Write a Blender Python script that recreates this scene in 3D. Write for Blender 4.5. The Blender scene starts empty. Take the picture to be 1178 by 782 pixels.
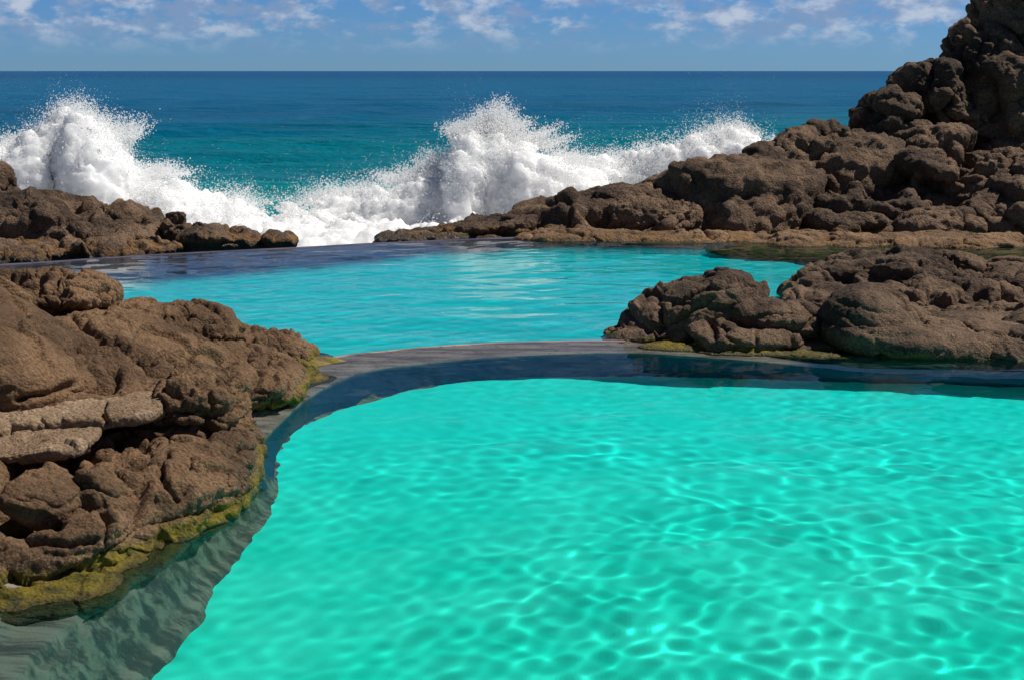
import bpy, math, random
import numpy as np
from mathutils import Vector, Matrix

# ------------------------------------------------------------------ camera, sky, sun
R = math.radians
S = bpy.context.scene
COL = S.collection
H = 4.0                       # eye height above the pools
FPX = 1636.0                  # focal length in photo pixels (photo is 1178 wide)
PITCH = math.atan(309.0 / FPX)
cam_d = bpy.data.cameras.new('camera')
cam_d.sensor_width = 36.0
cam_d.lens = FPX / 1178.0 * 36.0
cam_d.clip_start = 0.1
cam_d.clip_end = 120000.0
cam = bpy.data.objects.new('camera', cam_d)
cam.location = (0, 0, H)
cam.rotation_euler = (math.pi / 2 - PITCH, 0, 0)
COL.objects.link(cam)
S.camera = cam

SUN_EL, SUN_AZ = R(54), R(72)      # azimuth clockwise from +Y (into the picture)
W = bpy.data.worlds.new('World')
S.world = W
W.use_nodes = True
wt = W.node_tree
wt.nodes.clear()
wo = wt.nodes.new('ShaderNodeOutputWorld')
bg = wt.nodes.new('ShaderNodeBackground')
bg.inputs['Strength'].default_value = 0.05
sky = wt.nodes.new('ShaderNodeTexSky')
sky.sky_type = 'NISHITA'
sky.sun_disc = False
sky.sun_elevation = SUN_EL
sky.sun_rotation = SUN_AZ
sky.altitude = 100
sky.air_density = 1.0
sky.dust_density = 0.0
sky.ozone_density = 4.0
tint = wt.nodes.new('ShaderNodeMix'); tint.data_type = 'RGBA'; tint.blend_type = 'MULTIPLY'
tint.inputs[0].default_value = 1.0
wt.links.new(sky.outputs[0], tint.inputs[6])
# clouds: noise on the view direction, thin band of small cumulus low over the sea
geo = wt.nodes.new('ShaderNodeTexCoord')
sep = wt.nodes.new('ShaderNodeSeparateXYZ')
wt.links.new(geo.outputs['Generated'], sep.inputs[0])


def wmath(op, a, b=None, c=None, clamp=False):
    n = wt.nodes.new('ShaderNodeMath'); n.operation = op; n.use_clamp = clamp
    for i, v in enumerate((a, b, c)):
        if v is None: continue
        if isinstance(v, (int, float)): n.inputs[i].default_value = v
        else: wt.links.new(v, n.inputs[i])
    return n.outputs[0]


tcol = wt.nodes.new('ShaderNodeMix'); tcol.data_type = 'RGBA'
tcol.inputs[6].default_value = (0.42, 0.86, 1.75, 1)
tcol.inputs[7].default_value = (0.42, 0.50, 0.66, 1)
tmr = wt.nodes.new('ShaderNodeMapRange'); tmr.interpolation_type = 'SMOOTHSTEP'
tmr.inputs[1].default_value = 0.02; tmr.inputs[2].default_value = 0.30
wt.links.new(sep.outputs['Z'], tmr.inputs[0]); wt.links.new(tmr.outputs[0], tcol.inputs[0])
wt.links.new(tcol.outputs[2], tint.inputs[7])
azm = wmath('ARCTAN2', sep.outputs['X'], sep.outputs['Y'])
comb = wt.nodes.new('ShaderNodeCombineXYZ')
wt.links.new(azm, comb.inputs[0])
wt.links.new(wmath('MULTIPLY', sep.outputs['Z'], 1.9), comb.inputs[1])


def wnoise(scale, detail, rough, off):
    mp = wt.nodes.new('ShaderNodeMapping'); mp.inputs['Location'].default_value = off
    wt.links.new(comb.outputs[0], mp.inputs[0])
    n = wt.nodes.new('ShaderNodeTexNoise'); n.inputs['Scale'].default_value = scale
    n.inputs['Detail'].default_value = detail; n.inputs['Roughness'].default_value = rough
    wt.links.new(mp.outputs[0], n.inputs['Vector'])
    return n.outputs['Fac']


def wramp(v, a, b, lo=0.0, hi=1.0):
    n = wt.nodes.new('ShaderNodeMapRange'); n.interpolation_type = 'SMOOTHSTEP'
    for i, x in enumerate((a, b, lo, hi)): n.inputs[1 + i].default_value = x
    wt.links.new(v, n.inputs[0])
    return n.outputs[0]


n1 = wnoise(46, 6, 0.55, (3.1, 0.7, 0))
n2 = wnoise(9, 3, 0.5, (1.3, 4.2, 2))
puff = wramp(wmath('ADD', wmath('MULTIPLY', n1, 0.75), wmath('MULTIPLY', n2, 0.42)), 0.49, 0.65)
band = wmath('MULTIPLY', wramp(sep.outputs['Z'], 0.008, 0.036), wramp(sep.outputs['Z'], 0.30, 0.09))
cmask = wmath('MULTIPLY', puff, band)
lit = wnoise(34, 4, 0.6, (3.1, 0.703, 0.3))
ccol = wt.nodes.new('ShaderNodeMix'); ccol.data_type = 'RGBA'
ccol.inputs[6].default_value = (4.6, 6.4, 10.0, 1)
ccol.inputs[7].default_value = (12.0, 12.8, 14.5, 1)
wt.links.new(wramp(lit, 0.42, 0.66), ccol.inputs[0])
cm = wt.nodes.new('ShaderNodeMix'); cm.data_type = 'RGBA'
wt.links.new(wmath('MULTIPLY', cmask, 0.72), cm.inputs[0])
wt.links.new(tint.outputs[2], cm.inputs[6])
wt.links.new(ccol.outputs[2], cm.inputs[7])
wt.links.new(cm.outputs[2], bg.inputs[0])
wt.links.new(bg.outputs[0], wo.inputs[0])

sun_d = bpy.data.lights.new('sun', 'SUN')
sun_d.energy = 5.0
sun_d.angle = R(0.53)
sun_d.color = (1.0, 0.955, 0.88)
sun_d.cycles.is_caustics_light = True
sun = bpy.data.objects.new('sun', sun_d)
sdir = Vector((math.sin(SUN_AZ) * math.cos(SUN_EL), math.cos(SUN_AZ) * math.cos(SUN_EL), math.sin(SUN_EL)))
sun.rotation_euler = (-sdir).to_track_quat('-Z', 'Y').to_euler()
sun.location = (0, 0, 60)
COL.objects.link(sun)

S.view_settings.view_transform = 'Standard'
S.view_settings.look = 'None'
S.view_settings.exposure = 0.0
S.view_settings.gamma = 1.0
S.render.engine = 'CYCLES'
S.cycles.max_bounces = 10
S.cycles.diffuse_bounces = 6
S.cycles.transparent_max_bounces = 16
S.cycles.sample_clamp_indirect = 6
S.cycles.sample_clamp_direct = 12
S.cycles.use_denoising = True

# ------------------------------------------------------------------ geometry helpers


def P(px, py, Y):
    """world point at depth Y (metres along +Y) seen at photo pixel px, py"""
    u, v = (px - 589.0) / FPX, (391.0 - py) / FPX
    c, s = math.cos(PITCH), math.sin(PITCH)
    dy, dz = c + v * s, -s + v * c
    t = Y / dy
    return np.array([u * t, Y, H + dz * t])


def G(px, py, z=0.0):
    """world point where the pixel's ray meets the level z"""
    u, v = (px - 589.0) / FPX, (391.0 - py) / FPX
    c, s = math.cos(PITCH), math.sin(PITCH)
    dy, dz = c + v * s, -s + v * c
    t = (z - H) / dz
    return np.array([u * t, dy * t, z])


def Q(px, py, z):
    """same through the refracting pool surface at level 0"""
    p = G(px, py)
    d = p - np.array([0, 0, H]); d /= np.linalg.norm(d)
    h = d[:2] / 1.33
    dz = -math.sqrt(1 - h @ h)
    t = z / dz
    return np.array([p[0] + h[0] * t, p[1] + h[1] * t, z])


def hash3(ix, iy, iz, seed):
    h = (ix.astype(np.int64) * 374761393 + iy.astype(np.int64) * 668265263 + iz.astype(np.int64) * 2147483647 + seed * 974711) & 0xFFFFFFFF
    h = ((h ^ (h >> 13)) * 1274126177) & 0xFFFFFFFF
    h = ((h ^ (h >> 16)) * 2246822519) & 0xFFFFFFFF
    return (h ^ (h >> 15)) & 0xFFFFFFFF


def vnoise(p, seed=0):
    """smooth gradient noise, about -1..1"""
    i = np.floor(p).astype(np.int64); f = p - i
    u = f * f * f * (f * (f * 6 - 15) + 10)
    out = 0
    for dx in (0, 1):
        wx = u[:, 0] if dx else 1 - u[:, 0]
        for dy in (0, 1):
            wy = u[:, 1] if dy else 1 - u[:, 1]
            for dz in (0, 1):
                wz = u[:, 2] if dz else 1 - u[:, 2]
                h = hash3(i[:, 0] + dx, i[:, 1] + dy, i[:, 2] + dz, seed)
                a = (h & 1023) / 1023.0 * 2 - 1; b = ((h >> 10) & 1023) / 1023.0 * 2 - 1; c = ((h >> 20) & 1023) / 1023.0 * 2 - 1
                out = out + wx * wy * wz * (a * (f[:, 0] - dx) + b * (f[:, 1] - dy) + c * (f[:, 2] - dz))
    return out * 1.3


def fbm(p, oct=4, seed=0, gain=0.5):
    o = 0; a = 1.0; s = 0
    for k in range(oct):
        o = o + a * vnoise(p * (2.03 ** k) + 17.3 * k, seed + k); s += a; a *= gain
    return o / s


def ridged(p, oct=3, seed=0):
    o = 0; a = 1.0; s = 0
    for k in range(oct):
        o = o + a * (1 - np.abs(vnoise(p * (2.1 ** k) + 9.1 * k, seed + k)) * 2); s += a; a *= 0.5
    return o / s


def worley(p, seed=0):
    i = np.floor(p).astype(np.int64)
    f1 = np.full(len(p), 9.0); f2 = np.full(len(p), 9.0)
    for dx in (-1, 0, 1):
        for dy in (-1, 0, 1):
            for dz in (-1, 0, 1):
                h = hash3(i[:, 0] + dx, i[:, 1] + dy, i[:, 2] + dz, seed)
                q = np.stack([i[:, 0] + dx + (h & 1023) / 1023.0, i[:, 1] + dy + ((h >> 10) & 1023) / 1023.0, i[:, 2] + dz + ((h >> 20) & 1023) / 1023.0], 1)
                d = np.sqrt(((p - q) ** 2).sum(1))
                f2 = np.minimum(f2, np.maximum(f1, d)); f1 = np.minimum(f1, d)
    return f1, f2


def blocks(p, seed=0, tilt=0.7):
    """tilted flat block per cell: gives angular faces and ledges"""
    i = np.floor(p).astype(np.int64)
    f1 = np.full(len(p), 9.0); val = np.zeros(len(p))
    for dx in (-1, 0, 1):
        for dy in (-1, 0, 1):
            for dz in (-1, 0, 1):
                h = hash3(i[:, 0] + dx, i[:, 1] + dy, i[:, 2] + dz, seed)
                q = np.stack([i[:, 0] + dx + (h & 1023) / 1023.0, i[:, 1] + dy + ((h >> 10) & 1023) / 1023.0, i[:, 2] + dz + ((h >> 20) & 1023) / 1023.0], 1)
                r = p - q; d = np.sqrt((r ** 2).sum(1))
                h2 = hash3(h & 65535, h >> 16, i[:, 2] * 0 + 7, seed + 1)
                g = np.stack([(h2 & 255) / 127.5 - 1, ((h2 >> 8) & 255) / 127.5 - 1, ((h2 >> 16) & 255) / 127.5 - 1], 1)
                v = (r * g).sum(1) * tilt + ((h2 >> 24) & 255) / 127.5 - 1
                m = d < f1
                val = np.where(m, v, val); f1 = np.where(m, d, f1)
    return val


def sstep(a, b, x):
    t = np.clip((x - a) / (b - a), 0, 1)
    return t * t * (3 - 2 * t)


def mesh_obj(name, V, F, mat=None, parent=None, smooth=True, n=4):
    """V (N,3), F (M,n) arrays -> one mesh object"""
    me = bpy.data.meshes.new(name)
    V = np.asarray(V, np.float32); F = np.asarray(F, np.int32)
    me.vertices.add(len(V)); me.vertices.foreach_set('co', V.ravel())
    me.loops.add(F.size); me.loops.foreach_set('vertex_index', F.ravel())
    me.polygons.add(len(F)); me.polygons.foreach_set('loop_start', np.arange(len(F), dtype=np.int32) * F.shape[1])
    me.update(calc_edges=True)
    me.validate()
    me.polygons.foreach_set('use_smooth', np.full(len(me.polygons), smooth))
    o = bpy.data.objects.new(name, me); COL.objects.link(o)
    if mat: me.materials.append(mat)
    if parent: o.parent = parent
    return o


def tag(o, label=None, cat=None, group=None, kind=None):
    if label: o['label'] = label
    if cat: o['category'] = cat
    if group: o['group'] = group
    if kind: o['kind'] = kind
    return o


def grid_faces(nr, nc, off=0):
    r = np.arange(nr - 1)[:, None] * nc + np.arange(nc - 1)[None, :] + off
    return np.stack([r, r + 1, r + nc + 1, r + nc], -1).reshape(-1, 4)


# unit sphere template
def ico(sub):
    import bmesh
    bm = bmesh.new(); bmesh.ops.create_icosphere(bm, subdivisions=sub, radius=1)
    v = np.array([x.co[:] for x in bm.verts]); f = np.array([[y.index for y in x.verts] for x in bm.faces]); bm.free()
    return v, f


ICO_V, ICO_F = ico(4)


def blob(px, py, rx, rz, Y, ry, tilt=0, yaw=0, sq=2.0):
    """ellipsoid / superellipsoid whose outline is centred on px,py with half sizes rx,rz in photo pixels, ry in metres along the view"""
    c = P(px, py, Y); k = Y / FPX
    n = (np.abs(ICO_V) ** sq).sum(1) ** (1 / sq)
    v = ICO_V / n[:, None] * np.array([rx * k, ry, rz * k])
    t, w = R(tilt), R(yaw)
    Ry = np.array([[math.cos(t), 0, -math.sin(t)], [0, 1, 0], [math.sin(t), 0, math.cos(t)]])
    Rz = np.array([[math.cos(w), -math.sin(w), 0], [math.sin(w), math.cos(w), 0], [0, 0, 1]])
    return v @ Ry.T @ Rz.T + c


def blobw(c, r, tilt=0, yaw=0, sq=2.0):
    """ellipsoid from a world centre and half sizes in metres"""
    n = (np.abs(ICO_V) ** sq).sum(1) ** (1 / sq); w = R(yaw)
    Rz = np.array([[math.cos(w), -math.sin(w), 0], [math.sin(w), math.cos(w), 0], [0, 0, 1]])
    return (ICO_V / n[:, None] * np.array(r)) @ Rz.T + np.array(c)


def remesh(blobs, voxel):
    V = np.concatenate(blobs); F = np.concatenate([ICO_F + i * len(ICO_V) for i in range(len(blobs))])
    o = mesh_obj('tmp', V, F)
    m = o.modifiers.new('r', 'REMESH'); m.mode = 'VOXEL'; m.voxel_size = voxel; m.adaptivity = 0
    dg = bpy.context.evaluated_depsgraph_get()
    e = o.evaluated_get(dg); me = e.to_mesh()
    n = len(me.vertices); v = np.empty(n * 3, np.float32); me.vertices.foreach_get('co', v)
    nn = np.empty(n * 3, np.float32); me.vertices.foreach_get('normal', nn)
    f = np.array([p.vertices[:] for p in me.polygons], dtype=np.int32) if False else None
    li = np.empty(len(me.loops), np.int32); me.loops.foreach_get('vertex_index', li)
    f = li.reshape(-1, 4)
    v = v.reshape(-1, 3).astype(float).copy(); nn = nn.reshape(-1, 3).astype(float).copy()
    e.to_mesh_clear()
    md = o.data; bpy.data.objects.remove(o); bpy.data.meshes.remove(md)
    return v, nn, f


def relax(v, f, it=2):
    """umbrella smoothing over quad edges"""
    for _ in range(it):
        acc = np.zeros_like(v); cnt = np.zeros(len(v))
        for a, b in ((0, 1), (1, 2), (2, 3), (3, 0)):
            for i, j in ((a, b), (b, a)):
                for k in range(3): acc[:, k] += np.bincount(f[:, i], v[f[:, j], k], len(v))
                cnt += np.bincount(f[:, i], minlength=len(v))
        v = v * 0.4 + acc / cnt[:, None] * 0.6
    return v


def vnormals(v, f):
    a, b, c, d = (v[f[:, i]] for i in range(4))
    n = np.cross(c - a, d - b)
    out = np.stack([sum(np.bincount(f[:, i], n[:, k], len(v)) for i in range(4)) for k in range(3)], 1)
    return out / (np.linalg.norm(out, axis=1)[:, None] + 1e-12)


ROCKS = []


def rock(name, blobs, mat, label, cat, group=None, voxel=0.03, size=1.0, amp=0.12, seed=0, strata=0.0, crack=1.0, rough=1.0, smooth_it=2, lumpw=1.0, cracks=(), small=1.0, soft=1):
    """rounded volcanic rock: union of lumps, cracked and pitted by displacement; size = feature size in metres"""
    v, n, f = remesh(blobs, voxel)
    v = relax(v, f, smooth_it)
    n = vnormals(v, f)
    p = v / size
    w = np.stack([fbm(p * 0.9 + 5, 3, seed + 1), fbm(p * 0.9 + 31, 3, seed + 2), fbm(p * 0.9 + 57, 3, seed + 3)], 1)
    pw = p + w * 0.55
    q = pw * np.array([1.0, 1.0, 1.35])
    f1, f2 = worley(q * 1.0, seed + 5)
    d = 0.8 * amp * lumpw * (0.6 - 0.95 * f1 ** 1.3)                                     # bulging lumps
    b1 = np.stack([vnoise(p * 3.1 + 3, seed + 31), vnoise(p * 3.1 + 13, seed + 32), vnoise(p * 3.1 + 23, seed + 33)], 1) * 0.12
    d += amp * 0.62 * blocks(pw * np.array([1.0, 1.0, 2.2]) * 1.25 + b1, seed + 61, 0.9)
    d += amp * small * 0.30 * blocks(pw * np.array([1.0, 1.0, 1.9]) * 2.9 + b1 * 1.5, seed + 62, 0.9) * sstep(-0.3, 0.3, vnoise(p * 1.1 + 71, seed + 63))
    g1, g2 = worley(q * 2.3 + 7, seed + 6)
    d += amp * small * 0.16 * lumpw * (0.6 - g1)
    e = f2 - f1
    d -= amp * crack * 1.5 * np.exp(-(e / 0.05) ** 1.2) * sstep(-0.15, 0.2, vnoise(p * 0.8 + 3, seed + 8))   # deep cracks
    e2 = g2 - g1
    d -= amp * small * crack * 0.45 * np.exp(-(e2 / 0.06)) * sstep(0.0, 0.3, vnoise(p * 1.5 + 11, seed + 9))
    hol = sstep(0.18, 0.5, vnoise(pw * np.array([0.8, 0.8, 1.6]) + 91, seed + 81))
    d -= amp * 1.1 * crack * hol                                                     # hollows
    d += amp * 0.6 * fbm(pw * 1.6, 5, seed + 10, 0.55)
    if strata:
        zz = v[:, 2] / size * 3.2 + 0.7 * fbm(p * 0.7, 3, seed + 20) + 0.25 * v[:, 0] / size
        s = np.abs((zz % 1) - 0.5) * 2
        d += strata * amp * (sstep(0.0, 0.35, 1 - s) - 0.6)
    if cracks:
        # fissures and hollows seen in the photograph, cut along polylines given in its pixels
        c_, s_ = math.cos(PITCH), math.sin(PITCH)
        dep = v[:, 1] * c_ - (v[:, 2] - H) * s_; upc = v[:, 1] * s_ + (v[:, 2] - H) * c_
        pp = np.stack([589 + FPX * v[:, 0] / dep, 391 - FPX * upc / dep], 1)
        pp += np.stack([fbm(p * 2.2 + 3, 3, seed + 91), fbm(p * 2.2 + 43, 3, seed + 92)], 1) * 9
        for pts, wd, dp in cracks:
            dist = np.full(len(v), 1e9)
            for a, b in zip(pts[:-1], pts[1:]):
                a = np.array(a, float); b = np.array(b, float); ab = b - a
                t = np.clip(((pp - a) @ ab) / (ab @ ab + 1e-9), 0, 1)
                dist = np.minimum(dist, np.hypot(*(pp - a - t[:, None] * ab).T))
            d -= dp * np.exp(-(dist / wd) ** 2.4) * sstep(0.25, -0.05, n[:, 1])
    v = v + n * d[:, None]
    v = relax(v, f, soft)
    n = vnormals(v, f)
    r = 0.10 * amp * rough * blocks(p * 7 + w, seed + 66) + 0.20 * amp * rough * ridged(p * 5 + w, 4, seed + 13) + 0.17 * amp * rough * fbm(p * 11, 3, seed + 14, 0.65)
    pits = vnoise(p * 9, seed + 15)
    r -= 0.16 * amp * rough * sstep(0.25, 0.6, pits)
    v = v + n * r[:, None]
    o = mesh_obj(name, v, f, mat)
    tag(o, label, cat, group)
    o.cycles.is_caustics_receiver = True
    ROCKS.append(o)
    return o


# ------------------------------------------------------------------ materials
class NT:
    def __init__(self, name):
        self.m = bpy.data.materials.new(name); self.m.use_nodes = True
        self.t = self.m.node_tree; self.t.nodes.clear()
        self.out = self.t.nodes.new('ShaderNodeOutputMaterial')
        g = self.t.nodes.new('ShaderNodeNewGeometry'); self.pos = g.outputs['Position']; self.geo = g
        s = self.t.nodes.new('ShaderNodeSeparateXYZ'); self.t.links.new(self.pos, s.inputs[0])
        self.x, self.y, self.z = s.outputs

    def put(self, sock, v):
        if isinstance(v, (int, float)): sock.default_value = v
        elif isinstance(v, tuple): sock.default_value = v if len(v) == 4 or sock.type == 'VECTOR' else v + (1,)
        else: self.t.links.new(v, sock)

    def math(self, op, a, b=None, clamp=False):
        n = self.t.nodes.new('ShaderNodeMath'); n.operation = op; n.use_clamp = clamp
        self.put(n.inputs[0], a)
        if b is not None: self.put(n.inputs[1], b)
        return n.outputs[0]

    def noise(self, scale, detail=4, rough=0.55, off=(0, 0, 0), stretch=(1, 1, 1), dist=0.0):
        mp = self.t.nodes.new('ShaderNodeMapping'); self.put(mp.inputs['Location'], off); self.put(mp.inputs['Scale'], stretch)
        self.t.links.new(self.pos, mp.inputs[0])
        n = self.t.nodes.new('ShaderNodeTexNoise'); self.t.links.new(mp.outputs[0], n.inputs['Vector'])
        n.inputs['Scale'].default_value = scale; n.inputs['Detail'].default_value = detail
        n.inputs['Roughness'].default_value = rough; n.inputs['Distortion'].default_value = dist
        return n.outputs['Fac']

    def voro(self, scale, feature='F1'):
        n = self.t.nodes.new('ShaderNodeTexVoronoi'); n.feature = feature; n.inputs['Scale'].default_value = scale
        self.t.links.new(self.pos, n.inputs['Vector'])
        return n.outputs['Distance']

    def ramp(self, v, a, b, lo=0.0, hi=1.0):
        n = self.t.nodes.new('ShaderNodeMapRange'); n.interpolation_type = 'SMOOTHSTEP'
        for i, x in enumerate((a, b, lo, hi)): n.inputs[1 + i].default_value = x
        self.put(n.inputs[0], v); return n.outputs[0]

    def mix(self, f, a, b, mode='MIX'):
        n = self.t.nodes.new('ShaderNodeMix'); n.data_type = 'RGBA'; n.blend_type = mode
        self.put(n.inputs[0], f); self.put(n.inputs[6], a); self.put(n.inputs[7], b)
        return n.outputs[2]

    def bump(self, h, strength, dist, normal=None):
        n = self.t.nodes.new('ShaderNodeBump'); n.inputs['Strength'].default_value = strength; n.inputs['Distance'].default_value = dist
        self.put(n.inputs['Height'], h)
        if normal: self.t.links.new(normal, n.inputs['Normal'])
        return n.outputs[0]

    def bsdf(self, color, rough=0.8, spec=0.3, normal=None, **kw):
        b = self.t.nodes.new('ShaderNodeBsdfPrincipled')
        self.put(b.inputs['Base Color'], color); self.put(b.inputs['Roughness'], rough)
        self.put(b.inputs['Specular IOR Level'], spec)
        if normal: self.t.links.new(normal, b.inputs['Normal'])
        for k, v in kw.items(): self.put(b.inputs[k.replace('_', ' ')], v)
        self.t.links.new(b.outputs[0], self.out.inputs[0])
        return b


def rock_material(name, c_lo, c_hi, c_pale, algae=0.0, algae_col=(0.20, 0.15, 0.012), tide=0.35, grain=1.0, pale_amt=0.5, wet=0.05):
    t = NT(name)
    big = t.noise(0.9 * grain, 5, 0.6)
    fine = t.noise(14 * grain, 5, 0.7)
    speck = t.noise(60 * grain, 3, 0.7)
    col = t.mix(t.ramp(big, 0.35, 0.62), c_lo, c_hi)
    col = t.mix(t.math('MULTIPLY', t.ramp(t.noise(0.55 * grain, 6, 0.7, (2, 7, 4)), 0.50, 0.62), 0.55), col, (c_lo[0] * 0.42, c_lo[1] * 0.40, c_lo[2] * 0.42))
    col = t.mix(t.math('MULTIPLY', t.ramp(fine, 0.52, 0.72), pale_amt), col, c_pale)
    mid = t.noise(26 * grain, 5, 0.75, (1, 5, 2))
    col = t.mix(t.math('MULTIPLY', t.ramp(mid, 0.55, 0.45), 0.45), col, (c_lo[0] * 0.4, c_lo[1] * 0.38, c_lo[2] * 0.4))
    col = t.mix(t.math('MULTIPLY', t.ramp(speck, 0.5, 0.68), 0.6), col, (c_lo[0] * 0.35, c_lo[1] * 0.35, c_lo[2] * 0.4))
    pale2 = t.ramp(t.noise(2.2 * grain, 6, 0.7, (5, 3, 9)), 0.56, 0.72)
    col = t.mix(t.math('MULTIPLY', pale2, pale_amt), col, c_pale)
    # barnacles and a dark wet line, then weed, following height above the pool
    edge = t.math('ADD', t.z, t.math('MULTIPLY', t.math('SUBTRACT', t.noise(2.3, 5, 0.65), 0.5), 0.45))
    barn = t.math('MULTIPLY', t.ramp(edge, tide, tide * 0.5), t.ramp(t.voro(34), 0.42, 0.2))
    col = t.mix(t.math('MULTIPLY', barn, 0.55), col, (0.34, 0.25, 0.20))
    a1 = t.math('MULTIPLY', t.ramp(edge, tide * 0.55, tide * 0.2), algae)
    acol = t.mix(t.ramp(t.noise(5, 5, 0.7), 0.4, 0.65), algae_col, (algae_col[0] * 0.28, algae_col[1] * 0.36, algae_col[2] * 0.9))
    col = t.mix(a1, col, acol)
    ez = t.math('ADD', t.z, t.math('MULTIPLY', t.math('SUBTRACT', t.noise(4, 4, 0.6, (3, 3, 3)), 0.5), 0.05))
    col = t.mix(t.ramp(ez, wet, wet - 0.045, 0, 0.62), col, (0.035, 0.03, 0.02))
    col = t.mix(t.ramp(t.z, -0.02, -0.25, 0, 0.75), col, (0.075, 0.085, 0.085))
    ht = t.math('ADD', t.math('MULTIPLY', t.noise(24 * grain, 8, 0.72), 1.0), t.math('MULTIPLY', t.voro(30 * grain), 0.5))
    nrm = t.bump(ht, 1.0, 0.036 / grain)
    t.bsdf(col, t.ramp(t.z, wet, wet - 0.04, 0.88, 0.35), 0.3, nrm)
    return t.m


M_NEAR = rock_material('rock_near', (0.125, 0.070, 0.035), (0.265, 0.152, 0.077), (0.37, 0.245, 0.14), algae=1.0, tide=0.40, pale_amt=0.30)
M_PALE = rock_material('rock_pale_ledge', (0.26, 0.165, 0.095), (0.42, 0.29, 0.18), (0.58, 0.43, 0.29), algae=0.3, tide=0.3, pale_amt=0.6)
M_MID = rock_material('rock_mid', (0.065, 0.040, 0.025), (0.235, 0.147, 0.088), (0.37, 0.25, 0.16), algae=0.6, tide=0.12, pale_amt=0.35)
M_HEAD = rock_material('rock_headland', (0.065, 0.040, 0.025), (0.24, 0.148, 0.087), (0.38, 0.26, 0.165), algae=0.9, algae_col=(0.24, 0.125, 0.04), tide=0.45, grain=0.6, pale_amt=0.35)


def sand_material():
    t = NT('pale_sand')
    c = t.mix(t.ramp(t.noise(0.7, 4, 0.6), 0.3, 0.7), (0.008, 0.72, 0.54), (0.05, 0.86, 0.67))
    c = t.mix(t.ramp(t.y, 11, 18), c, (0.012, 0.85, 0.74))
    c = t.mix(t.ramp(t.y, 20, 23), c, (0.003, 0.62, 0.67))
    nrm = t.bump(t.noise(3, 4, 0.5), 0.25, 0.05)
    t.bsdf(c, 0.9, 0.1, nrm)
    return t.m


def bank_material():
    t = NT('submerged_rock')
    c = t.mix(t.ramp(t.noise(2.2, 6, 0.65, stretch=(0.35, 2.6, 1)), 0.42, 0.60), (0.075, 0.075, 0.065), (0.26, 0.22, 0.175))  # long pale streaks are surface reflections put into the bank's colour
    al = t.math('MULTIPLY', t.ramp(t.math('ADD', t.z, t.math('MULTIPLY', t.noise(3, 5, 0.6), 0.2)), 0.02, 0.12), t.ramp(t.noise(1.3, 4, 0.6, (8, 2, 0)), 0.36, 0.5))
    c = t.mix(al, c, t.mix(t.ramp(t.noise(6, 5, 0.7), 0.4, 0.66), (0.23, 0.16, 0.012), (0.09, 0.075, 0.01)))
    t.bsdf(c, 0.8, 0.3, t.bump(t.noise(16, 6, 0.7), 0.8, 0.03))
    return t.m


def wall_material():
    t = NT('wall_concrete')
    c = t.mix(t.ramp(t.noise(1.6, 6, 0.65, stretch=(0.5, 3.0, 1)), 0.34, 0.66), (0.17, 0.098, 0.095), (0.44, 0.27, 0.235))
    c = t.mix(t.ramp(t.noise(9, 5, 0.7), 0.5, 0.7, 0, 0.6), c, (0.04, 0.035, 0.03))
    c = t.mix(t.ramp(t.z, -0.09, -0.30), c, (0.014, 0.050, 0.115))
    t.bsdf(c, 0.75, 0.3, t.bump(t.noise(14, 6, 0.7), 0.6, 0.02))
    return t.m


def pool_material(name='pool_water', gloss=0.6):
    t = NT(name)
    gl = t.t.nodes.new('ShaderNodeBsdfGlossy'); gl.inputs['Roughness'].default_value = 0.02
    rf = t.t.nodes.new('ShaderNodeBsdfRefraction'); rf.inputs['IOR'].default_value = 1.33; rf.inputs['Color'].default_value = (0.82, 0.995, 0.99, 1); rf.inputs['Roughness'].default_value = 0.0
    fr = t.t.nodes.new('ShaderNodeFresnel'); fr.inputs['IOR'].default_value = 1.33
    mx = t.t.nodes.new('ShaderNodeMixShader')
    t.put(mx.inputs[0], t.math('MULTIPLY', fr.outputs[0], gloss))
    t.t.links.new(rf.outputs[0], mx.inputs[1]); t.t.links.new(gl.outputs[0], mx.inputs[2])
    t.t.links.new(mx.outputs[0], t.out.inputs[0])
    return t.m


def far_wall_material():
    t = NT('far_wall_rock')
    c = t.mix(t.ramp(t.noise(1.2, 6, 0.65, stretch=(0.4, 2.0, 1)), 0.34, 0.66), (0.035, 0.034, 0.065), (0.11, 0.09, 0.125))
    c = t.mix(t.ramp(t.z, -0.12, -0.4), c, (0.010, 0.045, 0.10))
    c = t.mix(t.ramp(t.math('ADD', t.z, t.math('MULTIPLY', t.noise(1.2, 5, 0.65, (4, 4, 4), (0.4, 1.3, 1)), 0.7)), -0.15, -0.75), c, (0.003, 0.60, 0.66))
    t.bsdf(c, 0.75, 0.3, t.bump(t.noise(10, 6, 0.7), 0.6, 0.02))
    return t.m


M_SAND, M_BANK, M_WALL, M_POOL, M_FAR = sand_material(), bank_material(), wall_material(), pool_material(), far_wall_material()

# ------------------------------------------------------------------ pools
DEPTH = 1.4


def spline(pts, n):
    """Catmull-Rom through points"""
    p = np.array(pts); p = np.vstack([2 * p[0] - p[1], p, 2 * p[-1] - p[-2]])
    m = len(p) - 3; ts = np.linspace(0, m - 1e-6, n); i = ts.astype(int); t = (ts - i)[:, None]
    a, b, c, d = p[i], p[i + 1], p[i + 2], p[i + 3]
    return 0.5 * (2 * b + (c - a) * t + (2 * a - 5 * b + 4 * c - d) * t ** 2 + (3 * b - a - 3 * c + d) * t ** 3)


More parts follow.
